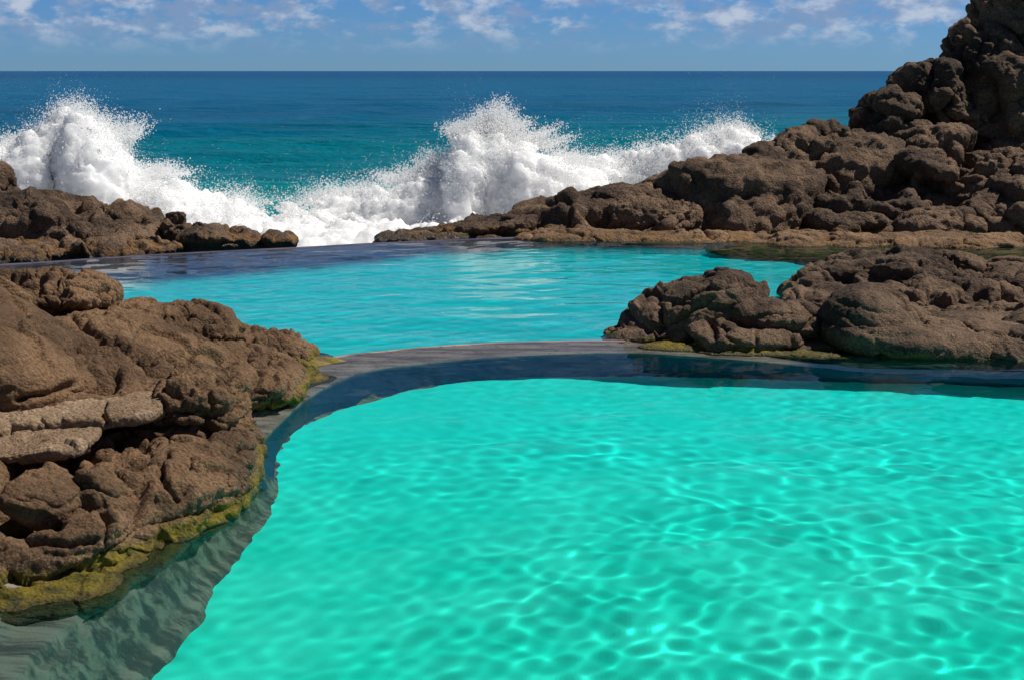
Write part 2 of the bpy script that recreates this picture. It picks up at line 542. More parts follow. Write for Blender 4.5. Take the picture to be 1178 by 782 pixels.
crest_px = [(262, 545), (270, 500), (320, 448), (374, 414), (450, 403), (540, 396), (640, 392.5), (720, 392), (790, 395), (860, 401), (950, 407), (1060, 412), (1178, 417), (1400, 428)]
lip_px = [(285, 552), (300, 508), (352, 457), (408, 428), (470, 418), (560, 410), (650, 406), (730, 405), (800, 409), (870, 414), (950, 418), (1060, 422), (1178, 427), (1400, 438)]
foot_px = [(316, 560), (322, 516), (368, 479), (440, 455), (510, 442), (590, 435), (670, 432), (740, 432), (810, 434), (880, 436), (960, 438), (1060, 441), (1178, 444), (1400, 455)]
crest = spline([G(*p) for p in crest_px], 500)
lip = spline([G(*p) for p in lip_px], 500)
foot = spline([Q(p[0], p[1], -DEPTH) for p in foot_px], 500)


def wall_mesh():
    rows = []
    out = crest - lip; out /= np.linalg.norm(out, axis=1)[:, None]
    prof = []
    prof.append(crest + out * 0.35 + np.array([0, 0, -1.9]))
    prof.append(crest + out * 0.22 + np.array([0, 0, -0.5]))
    prof.append(crest + out * 0.06 + np.array([0, 0, -0.03]))
    ch = np.zeros_like(crest); ch[:, 2] = 0.008 - 0.05 * sstep(2.0, 3.0, crest[:, 0])
    prof.append(crest + ch)
    prof.append(crest - out * 0.05 + ch - np.array([0, 0, 0.004]))
    prof.append(crest - out * 0.14 + np.array([0, 0, -0.030]))
    for k in (0.35, 0.6, 0.8):
        prof.append(crest * (1 - k) + lip * k + np.array([0, 0, -0.045 - 0.03 * k]))
    prof.append(lip + np.array([0, 0, -0.09]))
    for k in (0.12, 0.3, 0.5, 0.7, 0.85, 1.0):
        q = lip * (1 - k) + foot * k; q[:, 2] = -0.09 + (-DEPTH + 0.09) * (k ** 0.8)
        prof.append(q)
    prof.append(foot - out * 0.1 + np.array([0, 0, -0.35]))
    Pm = np.array(prof)           # rows, n, 3
    # refine rows
    rr = []
    for i in range(len(Pm) - 1):
        m = 3
        for j in range(m): rr.append(Pm[i] * (1 - j / m) + Pm[i + 1] * j / m)
    rr.append(Pm[-1]); Pm = np.array(rr); nr, nc = Pm.shape[:2]
    V = Pm.reshape(-1, 3)
    V[:, 2] -= 0.42 * sstep(3.3, 5.2, V[:, 0]) * sstep(-1.3, -0.3, V[:, 2])
    nz = fbm(V * 2.2, 4, 77)
    below = sstep(-0.02, -0.1, V[:, 2])
    V[:, 2] += (nz * 0.05 + 0.02 * fbm(V * 7, 3, 80)) * below
    V[:, 1] += (fbm(V * 1.7 + 9, 4, 78) * 0.16 + fbm(V * 6, 3, 79) * 0.05) * sstep(-0.1, -0.4, V[:, 2])
    return V, grid_faces(nr, nc)


v_, f_ = wall_mesh()
wall = tag(mesh_obj('pool_wall', v_, f_[:, ::-1], M_WALL), 'curved purple-grey pool wall lying just under water between the two pools', 'wall')
wall.cycles.is_caustics_receiver = True

# far wall of the upper pool, the edge water spills over to the sea
far_px = [(-900, 335), (-300, 320), (0, 306), (110, 299), (190, 294), (350, 286), (430, 281.5), (560, 276), (640, 274), (800, 275), (1020, 279), (1150, 280), (1500, 285)]
far = spline([G(*p) for p in far_px], 500)
PROF = [(0.9, -3.0), (0.6, -0.6), (0.32, -0.05), (0.24, 0.012), (0.12, 0.012), (0.0, -0.02), (-0.6, -0.05), (-1.5, -0.10), (-2.4, -0.18), (-3.1, -0.34), (-3.7, -0.75), (-4.6, -1.2), (-5.4, -1.7)]
V = []
for dy, z in PROF:
    q = far.copy(); q[:, 1] += dy * (1 if dy > 0 else 1 - 0.68 * sstep(-9, 1.5, q[:, 0])); q[:, 2] = z - 0.05 * sstep(0.5, 1.5, q[:, 0]) * (z > 0) - 0.3 * sstep(2, 6, q[:, 0]) * (dy <= 0) * (z > -0.7); V.append(q)
V = np.array(V); nr = len(V); V = V.reshape(-1, 3)
dn = sstep(-0.03, -0.06, V[:, 2])
V[:, 2] += fbm(V * 1.1, 4, 5) * 0.05 * dn
V[:, 1] += fbm(V * 0.45, 4, 6) * 0.8 * sstep(-0.06, -0.3, V[:, 2])
fw = tag(mesh_obj('pool_wall', V, grid_faces(nr, 500), M_FAR), 'straight outer wall at the far rim of the upper pool where surf breaks', 'wall')
fw.cycles.is_caustics_receiver = True


def near_far(x):
    """outer curve of the dividing wall and the far rim as functions of x"""
    c = crest[118:]; i = np.argsort(c[:, 0])
    return np.interp(x, c[i, 0], c[i, 1]), np.interp(x, far[:, 0], far[:, 1])


# sand outline of the lower pool (world xy, through refraction), closed
sand_px = [(120, 800), (142, 780), (190, 732), (222, 696), (262, 640), (300, 596), (325, 566)]
left_edge = np.array([Q(px, py, -DEPTH)[:2] for px, py in sand_px])
lower_poly = np.vstack([[[-3.2, 3.0]], left_edge, foot[8:, :2], [[14, 14], [14, 3.0]]])


def seg_dist(X, poly):
    """signed distance to closed polygon, negative inside"""
    d = np.full(len(X), 1e9); ins = np.zeros(len(X), bool)
    n = len(poly)
    for i in range(n):
        a, b = poly[i], poly[(i + 1) % n]
        ab = b - a; t = np.clip(((X - a) @ ab) / (ab @ ab + 1e-12), 0, 1)
        d = np.minimum(d, np.hypot(*(X - a - t[:, None] * ab).T))
        c = (a[1] > X[:, 1]) != (b[1] > X[:, 1])
        xi = a[0] + (X[:, 1] - a[1]) / (b[1] - a[1] + 1e-12) * ab[0]
        ins ^= c & (X[:, 0] < xi)
    return np.where(ins, -d, d)


lower_simple = np.vstack([lower_poly[:8], lower_poly[8:-2:12], lower_poly[-2:]])
# floors: two sheets of sand
xs = np.linspace(-9, 15, 260); ys = np.linspace(2, 24, 240)
X, Y_ = np.meshgrid(xs, ys); Vf = np.stack([X.ravel(), Y_.ravel(), np.full(X.size, -DEPTH)], 1)
Vf[:, 2] += fbm(Vf * 0.5, 3, 3) * 0.10 - 0.02 + sstep(16, 7, Vf[:, 1]) * -0.35
keep_y = near_far(Vf[:, 0])[0]
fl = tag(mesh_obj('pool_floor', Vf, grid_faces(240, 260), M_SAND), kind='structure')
fl.cycles.is_caustics_receiver = True
nt, nx = 120, 300
xs = np.linspace(-16, 20, nx); a_, b_ = near_far(xs)
T = np.linspace(0, 1, nt)[:, None]
Vu = np.stack([np.repeat(xs[None], nt, 0), (a_ + 0.2) * (1 - T) + (b_ - 0.6) * T, np.full((nt, nx), -DEPTH)], -1).reshape(-1, 3)
Vu[:, 2] += fbm(Vu * 0.4, 3, 4) * 0.2 + 0.05
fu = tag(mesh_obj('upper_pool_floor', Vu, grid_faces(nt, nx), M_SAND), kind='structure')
fu.cycles.is_caustics_receiver = True

# submerged rocky bank on the left (and right) of the lower pool
xs = np.linspace(-12, 15, 620); ys = np.linspace(2.0, 19.6, 420)
X, Y_ = np.meshgrid(xs, ys); B = np.stack([X.ravel(), Y_.ravel()], 1)
sd = seg_dist(B, lower_simple)
B3 = np.stack([B[:, 0], B[:, 1], np.zeros(len(B))], 1)
sdw = sd + fbm(B3 * 1.1, 4, 40) * 0.16 + fbm(B3 * 4, 3, 41) * 0.05
h = -DEPTH - 0.9 + 0.9 * sstep(-0.35, 0, sdw) + (DEPTH - 0.22) * sstep(0.0, 0.42, sdw) ** 0.8 + 0.12 * sstep(0.25, 0.7, sdw) + 0.24 * sstep(0.65, 1.15, sdw)
qs = (h + 0.25 * fbm(B3 * np.array([0.5, 1.4, 1]), 3, 44)) / 0.26
st = np.floor(qs) + sstep(0.55, 0.95, qs - np.floor(qs)); h += (st - qs) * 0.26 * 0.9 * sstep(-0.05, 0.3, sdw) * sstep(1.0, 0.6, sdw)
h += (fbm(B3 * 2.4, 5, 42) * 0.06) * sstep(-0.1, 0.4, sdw)
h = np.where(h > 0, h * 0.5, h)
leftside = B[:, 0] < 3
h = np.where(leftside, h, -4)
B3[:, 2] = h
F4 = grid_faces(420, 620)
kf = (h[F4] > -DEPTH - 0.9).all(1)
bank = tag(mesh_obj('rock_shelf', B3, F4[kf], M_BANK), kind='structure')
bank.cycles.is_caustics_receiver = True


# water: closed bodies with a real rippled surface
def waves(x, y, amp, lams, seed, main=None, spread=1.5):
    rs = np.random.RandomState(seed); z = np.zeros_like(x)
    for lam, a in lams:
        for k in range(7):
            th = rs.uniform(-spread, spread) + (main if main is not None else 0)
            l = lam * rs.uniform(0.75, 1.3); ph = rs.uniform(0, 6.28)
            kx, ky = math.cos(th) / l * 6.283, math.sin(th) / l * 6.283
            # bend the crests so that the pattern never looks like pure sines
            z += a / 7 ** 0.5 * np.sin(kx * x + ky * y + ph + 0.9 * np.sin(0.37 * kx * y - 0.31 * ky * x + ph * 3))
    return z * amp


def water_body(name, X, Y, Z, bottom):
    return np.stack([X, Y, Z], -1).reshape(-1, 3), grid_faces(*X.shape)


M_POOL2 = pool_material('upper_pool_water', 0.85)


nx = 620; nt = 640
xs = np.linspace(-6.5, 13, nx)
yn, _ = near_far(xs)
cx = crest[:, :2]
T = np.linspace(0, 1, nt)[:, None] ** 1.0
Ytop = np.where(xs < G(374, 414)[0] , np.interp(xs, [-6.5, G(374, 414)[0]], [G(374, 414)[1] - 0.2, G(374, 414)[1]]), yn)
Yg = 4.0 * (1 - T) + Ytop * T
Xg = np.repeat(xs[None], nt, 0)
calm = 0.36 + 0.8 * sstep(-3, 5, Xg)                     # livelier ripples to the right
calm = calm * (0.62 + 0.75 * sstep(-0.35, 0.35, fbm(np.stack([Xg.ravel() * 0.4, Yg.ravel() * 0.4, np.zeros(Xg.size)], 1), 2, 71).reshape(Xg.shape)))
Zg = waves(Xg, Yg, 1.0, [(1.6, 0.0075), (0.66, 0.0017), (0.34, 0.0010), (0.22, 0.0005)], 11, main=1.2, spread=1.5) * calm
fade = sstep(0, 0.25, Ytop - Yg)
Zg = Zg * fade * (1 - 0.55 * sstep(16.0, 18.0, Yg))
v_, f_ = water_body('w', Xg, Yg, Zg, -3.2)
lw = tag(mesh_obj('lower_pool_water', v_, f_, M_POOL), kind='structure')
lw.cycles.is_caustics_caster = True

nx = 620; nt = 460
xs = np.linspace(-15.5, 19.5, nx); yn, yf = near_far(xs)
T = np.linspace(0, 1, nt)[:, None]
Yg = yn * (1 - T) + (yf + 0.2) * T
Xg = np.repeat(xs[None], nt, 0)
Zg = waves(Xg, Yg, 1.0, [(2.4, 0.006), (1.0, 0.0036), (0.45, 0.0014)], 23, main=1.5, spread=0.9)
fade = sstep(0, 0.3, np.minimum(Yg - yn, yf + 0.2 - Yg)); Zg = Zg * fade
v_, f_ = water_body('w', Xg, Yg, Zg, -3.2)
uw = tag(mesh_obj('upper_pool_water', v_, f_, M_POOL2), kind='structure')
uw.cycles.is_caustics_caster = True

# ------------------------------------------------------------------ sea
SEA = -1.1


def sea_material():
    t = NT('sea_water')
    patches = t.noise(0.055, 5, 0.6, stretch=(0.30, 1, 1))
    d = t.math('ADD', t.y, t.math('MULTIPLY', t.math('SUBTRACT', patches, 0.5), 60))
    d = t.math('ADD', d, t.math('MULTIPLY', t.x, -0.7))
    c = t.mix(t.ramp(d, 30, 78), (0.01, 0.52, 0.52), (0.0, 0.25, 0.32))
    c = t.mix(t.ramp(d, 70, 190), c, (0.0, 0.118, 0.27))
    c = t.mix(t.ramp(t.y, 220, 1500), c, (0.0, 0.058, 0.185))
    darkp = t.ramp(t.noise(0.035, 5, 0.65, (4, 8, 0), (0.22, 1, 1)), 0.52, 0.66, 0, 0.42)
    c = t.mix(darkp, c, (0.002, 0.04, 0.075))
    # sandy-bright and foam-laced water just behind the breakers
    lace = t.math('MULTIPLY', t.ramp(t.noise(0.5, 8, 0.72, stretch=(0.35, 1, 1), dist=0.6), 0.52, 0.62), t.ramp(t.y, 52, 41))
    c = t.mix(t.math('MULTIPLY', lace, 0.9), c, (0.75, 0.82, 0.84))
    cap = t.math('MULTIPLY', t.ramp(t.noise(0.8, 6, 0.7, (9, 1, 0), (0.25, 1, 1)), 0.70, 0.725), 0.8)
    c = t.mix(cap, c, (0.8, 0.85, 0.88))
    n1 = t.noise(0.9, 8, 0.68, stretch=(0.45, 1, 1))
    n2 = t.noise(0.12, 6, 0.62, (3, 0, 0), stretch=(0.4, 1, 1))
    hgt = t.math('ADD', t.math('MULTIPLY', n1, 0.55), t.math('MULTIPLY', n2, 1.3))
    fl = t.ramp(n1, 0.40, 0.62)
    c = t.mix(t.math('MULTIPLY', fl, 0.30), c, (0.02, 0.20, 0.27))
    t.bsdf(c, 0.30, 0.03, t.bump(hgt, 1.0, 2.4), IOR=1.33)
    return t.m


M_SEA = sea_material()
ny, nx = 620, 520
ys = np.concatenate([np.linspace(36.2, 140, 420), 140 * (60000 / 140.0) ** (np.linspace(0, 1, 201)[1:])])
sx = np.linspace(-1.1, 1.1, nx)
Yg = np.repeat(ys[:, None], nx, 1); Xg = sx[None] * Yg
fadeo = sstep(900, 60, Yg)
sw = waves(Xg, Yg, 1.0, [(26, 0.26), (11, 0.16), (4.5, 0.07)], 31, main=1.57, spread=0.5) * fadeo
p2 = np.stack([Xg.ravel() * 0.16, Yg.ravel() * 0.5, np.zeros(Xg.size)], 1)
chop = (ridged(p2, 4, 51).reshape(Xg.shape) - 0.5) * 0.14 * sstep(300, 80, Yg)
# the incoming swell whose back shows above the breakers
yc = 57 + 1.6 * np.sin(Xg * 0.13) ; roll = np.exp(-((Yg - yc) / 3.2) ** 2) * 0.75 * np.exp(-((Xg + 8) / 16) ** 2)
yc2 = 44.5 + 0.06 * Xg; roll2 = np.exp(-((Yg - yc2) / 2.2) ** 2) * 1.15 * np.exp(-((Xg + 6.5) / 7) ** 2)
Zg = SEA + (sw + chop) * sstep(36, 48, Yg) + roll + roll2
sea = tag(mesh_obj('sea', np.stack([Xg, Yg, Zg], -1).reshape(-1, 3), grid_faces(ny, nx), M_SEA), kind='structure')

# ------------------------------------------------------------------ breaking waves
def foam_material():
    t = NT('foam')
    c = t.mix(t.ramp(t.noise(0.7, 5, 0.6), 0.60, 0.72, 0, 0.4), (0.985, 0.99, 0.99), (0.72, 0.93, 0.95))
    b = t.bsdf(c, 0.9, 0.0, t.bump(t.noise(7, 9, 0.8), 0.8, 0.12), Subsurface_Weight=1.0, Subsurface_Scale=0.8)
    b.inputs['Subsurface Radius'].default_value = (1, 1, 1)
    tp = t.t.nodes.new('ShaderNodeBsdfTransparent'); m2 = t.t.nodes.new('ShaderNodeMixShader')
    hi = t.ramp(t.math('ADD', t.z, t.math('MULTIPLY', t.noise(0.8, 4, 0.6, (3, 3, 8)), 2.0)), 1.2, 3.6, 0.24, 0.42)
    hole = t.math('SUBTRACT', hi, t.noise(4.5, 9, 0.78, (1, 2, 3), (1, 1, 0.6)))
    t.put(m2.inputs[0], t.ramp(hole, -0.03, 0.05))
    t.t.links.new(b.outputs[0], m2.inputs[1]); t.t.links.new(tp.outputs[0], m2.inputs[2]); t.t.links.new(m2.outputs[0], t.out.inputs[0])
    return t.m


def white_water(t, c, nrm=None, clear=0.0):
    """foam and drops scatter light through as well as back"""
    df = t.t.nodes.new('ShaderNodeBsdfDiffuse'); tr = t.t.nodes.new('ShaderNodeBsdfTranslucent'); mx = t.t.nodes.new('ShaderNodeMixShader')
    t.put(df.inputs[0], c); t.put(tr.inputs[0], c); mx.inputs[0].default_value = 0.5
    if nrm: t.t.links.new(nrm, df.inputs['Normal'])
    t.t.links.new(df.outputs[0], mx.inputs[1]); t.t.links.new(tr.outputs[0], mx.inputs[2])
    if clear:
        tp = t.t.nodes.new('ShaderNodeBsdfTransparent'); m2 = t.t.nodes.new('ShaderNodeMixShader'); m2.inputs[0].default_value = clear
        t.t.links.new(mx.outputs[0], m2.inputs[1]); t.t.links.new(tp.outputs[0], m2.inputs[2]); mx = m2
    t.t.links.new(mx.outputs[0], t.out.inputs[0])


def drop_material():
    t = NT('spray')
    white_water(t, (0.98, 0.985, 0.985, 1), None, 0.22)
    return t.m


M_FOAM, M_DROP = foam_material(), drop_material()
OCT_V = np.array([[1, 0, 0], [-1, 0, 0], [0, 1, 0], [0, -1, 0], [0, 0, 1], [0, 0, -1]], float)
OCT_F = np.array([[0, 2, 4], [2, 1, 4], [1, 3, 4], [3, 0, 4], [2, 0, 5], [1, 2, 5], [3, 1, 5], [0, 3, 5]])


def drops(name, C, r, parent, seed):
    rs = np.random.RandomState(seed)
    n = len(C)
    st = rs.uniform(0.7, 1.6, (n, 1, 3)) * r[:, None, None]
    V = (OCT_V[None] * st + C[:, None]).reshape(-1, 3)
    F = (OCT_F[None] + (np.arange(n) * 6)[:, None, None]).reshape(-1, 3)
    o = mesh_obj(name, V, F, M_DROP, parent, smooth=True)
    o['kind'] = 'stuff'
    return o


def breaker(blobs, jets, label, seed, voxel=0.09, n_skin=24000):
    """white water: a lumpy torn body plus flung drops. jets: (px, py, Y, spread px, reach px, lean, count)"""
    v, n, f = remesh(blobs, voxel)
    v = relax(v, f, 40); n = vnormals(v, f)
    p = v / 0.9
    f1, _ = worley(p + fbm(p, 3, seed)[:, None] * 0.4, seed)
    g1, _ = worley(p * 2.7 + 3, seed + 1)
    d = 0.42 * (0.6 - f1) + 0.17 * (0.6 - g1) + 0.26 * fbm(p * 1.3, 5, seed + 2, 0.62) + 0.10
    v = v + n * d[:, None]; n = vnormals(v, f)
    v = v + n * (0.24 * fbm(p * 5, 4, seed + 4, 0.7) + 0.10 * fbm(p * 14, 2, seed + 6))[:, None]
    o = mesh_obj('breaking_wave', v, f, M_FOAM)
    tag(o, label, 'breaking wave', 'waves breaking on the rocks')
    rs = np.random.RandomState(seed)
    # drops torn from the upper skin
    up = np.where((n[:, 2] > -0.1) & (v[:, 2] > -0.4))[0]
    top = v[:, 2] > np.percentile(v[up, 2], 10)
    w = (0.05 + np.clip(fbm(v * 0.7, 3, seed + 9)[:] + 0.15, 0, 1)) * top * np.clip(n[:, 2] + 0.25, 0, 1) * (0.35 + 0.65 * sstep(0.2, -0.2, -n[:, 1]))
    w = w[up] / w[up].sum()
    idx = up[rs.choice(len(up), n_skin, p=w)]
    reach = rs.exponential(0.16, n_skin) + 0.02
    C = v[idx] + n[idx] * reach[:, None] * 0.5 + np.array([0, 0, 1.0]) * reach[:, None] + rs.normal(0, 0.05, (n_skin, 3))
    C[:, 0] += -0.25 * reach
    rad = np.clip(0.019 * np.exp(-reach * 1.2) * rs.uniform(0.5, 1.3, n_skin), 0.008, 0.05)
    allC, allr = [C], [rad]
    for (px, py, Y, spr, reachp, lean, cnt) in jets:
        k = Y / FPX; c = P(px, py, Y)
        # several ragged fingers inside each jet
        nf = 22
        fx = rs.normal(0, spr * k * 0.5, nf); fh = reachp * k * rs.uniform(0.35, 1.0, nf) * np.exp(-(fx / (spr * k)) ** 2 * 0.8)
        ff = rs.randint(0, nf, cnt)
        t = rs.beta(0.9, 1.7, cnt)
        x = fx[ff] * (1 + 0.6 * t) + lean * k * t ** 1.3 + rs.normal(0, 1, cnt) * (0.05 + 0.13 * t)
        z = fh[ff] * t + rs.normal(0, 0.06, cnt)
        y = rs.normal(0, 0.3 + 0.3 * t, cnt)
        allC.append(np.stack([c[0] + x, c[1] + y + 0.9, c[2] + z], 1))
        allr.append(np.clip((0.025 - 0.011 * t) * rs.uniform(0.45, 1.35, cnt), 0.008, 0.06))
    drops('spray', np.concatenate(allC), np.concatenate(allr), o, seed)
    return o


def hills(pts, Y, base_py, ry, seed):
    """overlapping heaps under an outline given in photo pixels: (px, top py, half width px)"""
    rs = np.random.RandomState(seed); out = []
    for px, top, hw in pts:
        out.append(blob(px, 292, hw * 1.3, 24 + rs.uniform(0, 8), Y - 2.5, 3.0))      # churned apron in front of the heap
        c = (top + base_py) / 2
        out.append(blob(px, c, hw, (base_py - top) / 2, Y + rs.uniform(-0.5, 0.5), ry * rs.uniform(0.8, 1.2)))
    return out


left_top = [(-60, 200, 60), (-10, 172, 34), (22, 172, 24), (48, 152, 26), (76, 128, 20), (98, 136, 22), (116, 158, 26), (135, 184, 28), (165, 206, 32), (200, 216, 36), (238, 230, 36), (275, 240, 34)]
breaker(hills(left_top, 43, 300, 1.7, 1), [(72, 160, 43, 28, 62, 12, 12000), (40, 185, 43, 30, 45, -16, 8000), (5, 185, 43, 24, 40, -10, 7000), (112, 175, 43, 30, 55, 28, 9000), (160, 205, 43, 34, 26, 20, 3000), (255, 240, 43, 26, 36, 10, 900)],
        'tall white spray plume bursting over the far left rocks', 101)
mid_top = [(310, 246, 40), (350, 240, 40), (392, 232, 40), (432, 224, 40), (470, 216, 38), (500, 204, 36), (530, 172, 20), (545, 150, 17), (570, 152, 18), (598, 172, 24), (628, 184, 30), (665, 192, 34)]
breaker(hills(mid_top, 44, 300, 1.8, 2), [(562, 158, 44, 30, 52, 20, 15000), (538, 166, 44, 18, 36, -16, 8000), (595, 172, 44, 34, 42, 26, 7000), (508, 200, 44, 22, 40, -8, 4000), (395, 232, 44, 40, 34, -8, 2400), (480, 212, 44, 40, 30, 0, 3000), (640, 190, 44, 40, 26, 10, 2200)],
        'largest white breaker with a high burst of drops mid picture', 202)
right_top = [(690, 188, 34), (735, 181, 34), (768, 172, 32), (800, 163, 30), (830, 154, 28), (856, 156, 24), (884, 172, 22)]
breaker(hills(right_top, 46, 280, 1.6, 3), [(845, 162, 46, 34, 22, 14, 3500), (780, 180, 46, 40, 22, 0, 3000), (720, 190, 46, 40, 18, 0, 2200)],
        'low white breaker running up behind the tapering headland', 303, n_skin=14000)

# ------------------------------------------------------------------ rocks, left foreground
g = 'rocks of the left foreground outcrop'
NC = dict(crack=0.7, lumpw=0.3, small=0.55, rough=0.7, strata=0.3)
body_cr = [([(0, 530), (30, 535), (75, 536)], 9, 0.35), ([(30, 560), (55, 590), (20, 600)], 15, 0.45),
           ([(82, 520), (94, 547), (108, 579), (119, 597), (152, 608)], 3.5, 0.16), ([(123, 490), (138, 517), (179, 531), (188, 565), (202, 574)], 3.5, 0.16),
           ([(193, 512), (238, 515), (276, 538)], 4, 0.16), ([(29, 623), (72, 626), (108, 623)], 4, 0.15), ([(180, 600), (230, 590), (262, 570)], 3, 0.08)]
rock('rock', [blob(20, 690, 150, 62, 11.2, 1.2, sq=2.4), blob(150, 610, 120, 62, 13.2, 1.5, 10, sq=2.4), blob(215, 550, 82, 66, 14.2, 1.2, sq=2.5), blob(40, 572, 170, 66, 13.3, 1.4, sq=2.8),
              blob(-120, 640, 130, 160, 11.5, 2.0), blob(120, 566, 110, 68, 13.6, 1.4, sq=2.6), blob(185, 580, 102, 56, 12.9, 1.2, 10, sq=2.6), blob(75, 618, 110, 50, 11.7, 1.0, 8, sq=2.5)],
     M_NEAR, 'big cracked brown rock rising from the water at lower left, weed at its foot', 'rock', g, 0.018, 0.9, 0.14, 11, cracks=body_cr, **NC)
rock('weed_shelf', [blobw((-4.0, 10.75, -0.16), (0.95, 0.7, 0.22), yaw=20, sq=2.6), blobw((-3.42, 11.6, -0.16), (0.55, 0.7, 0.20), yaw=-20, sq=2.6), blobw((-3.05, 12.5, -0.17), (0.36, 0.8, 0.20), yaw=-15, sq=2.6)],
     M_NEAR, 'flat yellow-green weedy shelf at the waterline in the lower left corner', 'rock shelf', g, 0.014, 0.7, 0.06, 10, lumpw=0.4, crack=0.5)
rock('weed_shelf', [blobw(tuple(G(300, 455) + np.array([-0.1, 0.1, -0.08])), (0.55, 1.1, 0.15), yaw=-12, sq=2.6), blobw(tuple(G(348, 438) + np.array([-0.1, 0, -0.07])), (0.35, 0.6, 0.11), yaw=-40, sq=2.4)],
     M_NEAR, 'small golden weedy slab in the corner where outcrop and pool wall meet', 'rock shelf', g, 0.014, 0.7, 0.04, 9, lumpw=0.4, crack=0.5)
rock('rock', [blob(228, 470, 42, 40, 14.2, 0.8, -10, sq=3.2), blob(175, 492, 62, 30, 14.3, 0.9, 2, sq=3.4), blob(255, 500, 26, 42, 14.0, 0.6, sq=3)],
     M_NEAR, 'stepped dark knob at the right end of the pale ledges', 'rock', g, 0.015, 0.5, 0.08, 12, strata=0.8, lumpw=0.4,
     cracks=[([(190, 452), (235, 455), (241, 472), (238, 490)], 3.5, 0.14), ([(121, 489), (186, 490), (238, 494), (270, 505)], 4, 0.16), ([(193, 505), (240, 510), (276, 530)], 3.5, 0.13), ([(200, 470), (238, 472), (262, 485)], 2.5, 0.08), ([(160, 478), (200, 482)], 3, 0.07)])
rock('rock_ledge', [blob(92, 476, 100, 11, 13.55, 0.5, 4, sq=4), blob(-40, 490, 70, 13, 13.4, 0.6, 4, sq=4)],
     M_PALE, 'upper pale sunlit ledge crossing the left foreground rock', 'rock ledge', g, 0.014, 0.8, 0.035, 13, rough=1.3, crack=0.3, lumpw=0.2, small=0.5, cracks=[([(121, 462), (121, 490)], 2.5, 0.12), ([(45, 478), (52, 492)], 2, 0.06)])
rock('rock_ledge', [blob(38, 512, 76, 11, 12.75, 0.5, 6, sq=4), blob(-50, 525, 70, 14, 12.7, 0.6, 4, sq=4)],
     M_PALE, 'lower pale ledge over the dark hollow at far left', 'rock ledge', g, 0.014, 0.8, 0.035, 14, rough=1.3, crack=0.3, lumpw=0.2, small=0.5)
rock('boulder', [blob(46, 572, 40, 24, 11.5, 0.42, -22, sq=2.6), blob(-20, 590, 34, 34, 12.2, 0.5)],
     M_NEAR, 'rounded boulder wedged in the dark hollow below the lower pale ledge', 'boulder', g, 0.012, 0.7, 0.06, 15, **NC)
rock('boulder', [blob(124, 578, 34, 54, 11.95, 0.4, 35, sq=3)],
     M_NEAR, 'smooth tilted slab boulder right of the dark hollow', 'boulder', g, 0.012, 0.8, 0.06, 16, **NC)
rock('boulder', [blob(222, 560, 62, 46, 12.8, 0.6, -12, sq=2.8), blob(264, 545, 32, 48, 13.5, 0.5, sq=2.6)],
     M_NEAR, 'bulging rounded rock face closest to the grey underwater shelf', 'boulder', g, 0.014, 0.8, 0.07, 17, cracks=[([(190, 520), (184, 550), (205, 590)], 3, 0.1), ([(255, 520), (262, 560)], 2.5, 0.06)], **NC)
rock('rock', [blob(10, 425, 112, 56, 14.4, 1.1, -28, sq=2.8), blob(-90, 400, 120, 90, 14.6, 1.8)],
     M_NEAR, 'large smooth brown slab sloping down at the left picture edge', 'rock', g, 0.018, 1.3, 0.09, 18, cracks=[([(20, 462), (62, 447), (84, 438)], 4, 0.14)], **NC)
rock('rock', [blob(150, 425, 116, 50, 16.2, 1.4, -14, sq=2.6), blob(255, 432, 100, 28, 17.3, 1.2, -8, sq=2.4), blob(120, 450, 90, 22, 14.6, 0.9, -3, sq=2.8)],
     M_NEAR, 'broad humped brown rock in the middle of the left outcrop', 'rock', g, 0.018, 1.0, 0.12, 19,
     cracks=[([(62, 395), (86, 418), (106, 436), (130, 434)], 8, 0.35), ([(85, 372), (120, 398), (180, 415)], 4, 0.12), ([(180, 405), (215, 402), (225, 412)], 3, 0.14), ([(130, 434), (170, 440), (200, 432)], 3, 0.08)], **NC)
rock('rock', [blob(72, 342, 54, 22, 17.4, 0.9, -8, sq=2.8), blob(16, 352, 56, 32, 17.2, 1.0, sq=2.4), blob(60, 384, 80, 28, 17.6, 1.0), blob(52, 324, 13, 12, 17.4, 0.3)],
     M_NEAR, 'overhanging crown rock with a dark undercut at the top of the left outcrop', 'rock', g, 0.018, 0.6, 0.12, 20, crack=0.8, lumpw=0.5,
     cracks=[([(8, 348), (30, 368), (60, 360), (90, 366), (122, 362)], 8, 0.45), ([(0, 359), (28, 378), (62, 402)], 5, 0.3), ([(42, 318), (45, 340)], 2.5, 0.12)])
rock('boulder', [blob(166, 366, 40, 20, 18.2, 0.7, -14, sq=2.5)],
     M_NEAR, 'low boulder just right of the overhanging crown rock', 'boulder', g, 0.016, 0.7, 0.08, 21, **NC)
rock('rock', [blob(228, 388, 56, 30, 18.6, 0.9, -14, sq=2.4), blob(282, 404, 46, 26, 19.0, 0.8, -20, sq=2.4), blob(300, 426, 66, 14, 18.8, 0.7, -6)],
     M_NEAR, 'dark-topped humps between the crown rock and the end boulder by the wall', 'rock', g, 0.018, 0.7, 0.11, 22, crack=0.8, lumpw=0.6,
     cracks=[([(240, 386), (262, 400), (300, 402), (312, 420)], 6, 0.28), ([(188, 372), (196, 395), (220, 404)], 4, 0.16), ([(312, 392), (315, 431)], 3, 0.14), ([(255, 415), (300, 418)], 3, 0.08)])
rock('boulder', [blob(340, 406, 29, 21, 19.7, 0.5, -30, sq=2.3), blob(362, 417, 20, 7, 19.9, 0.4, -10)],
     M_NEAR, 'small pale boulder at the outcrop tip where the pool wall starts', 'boulder', g, 0.014, 0.6, 0.06, 23, **NC)

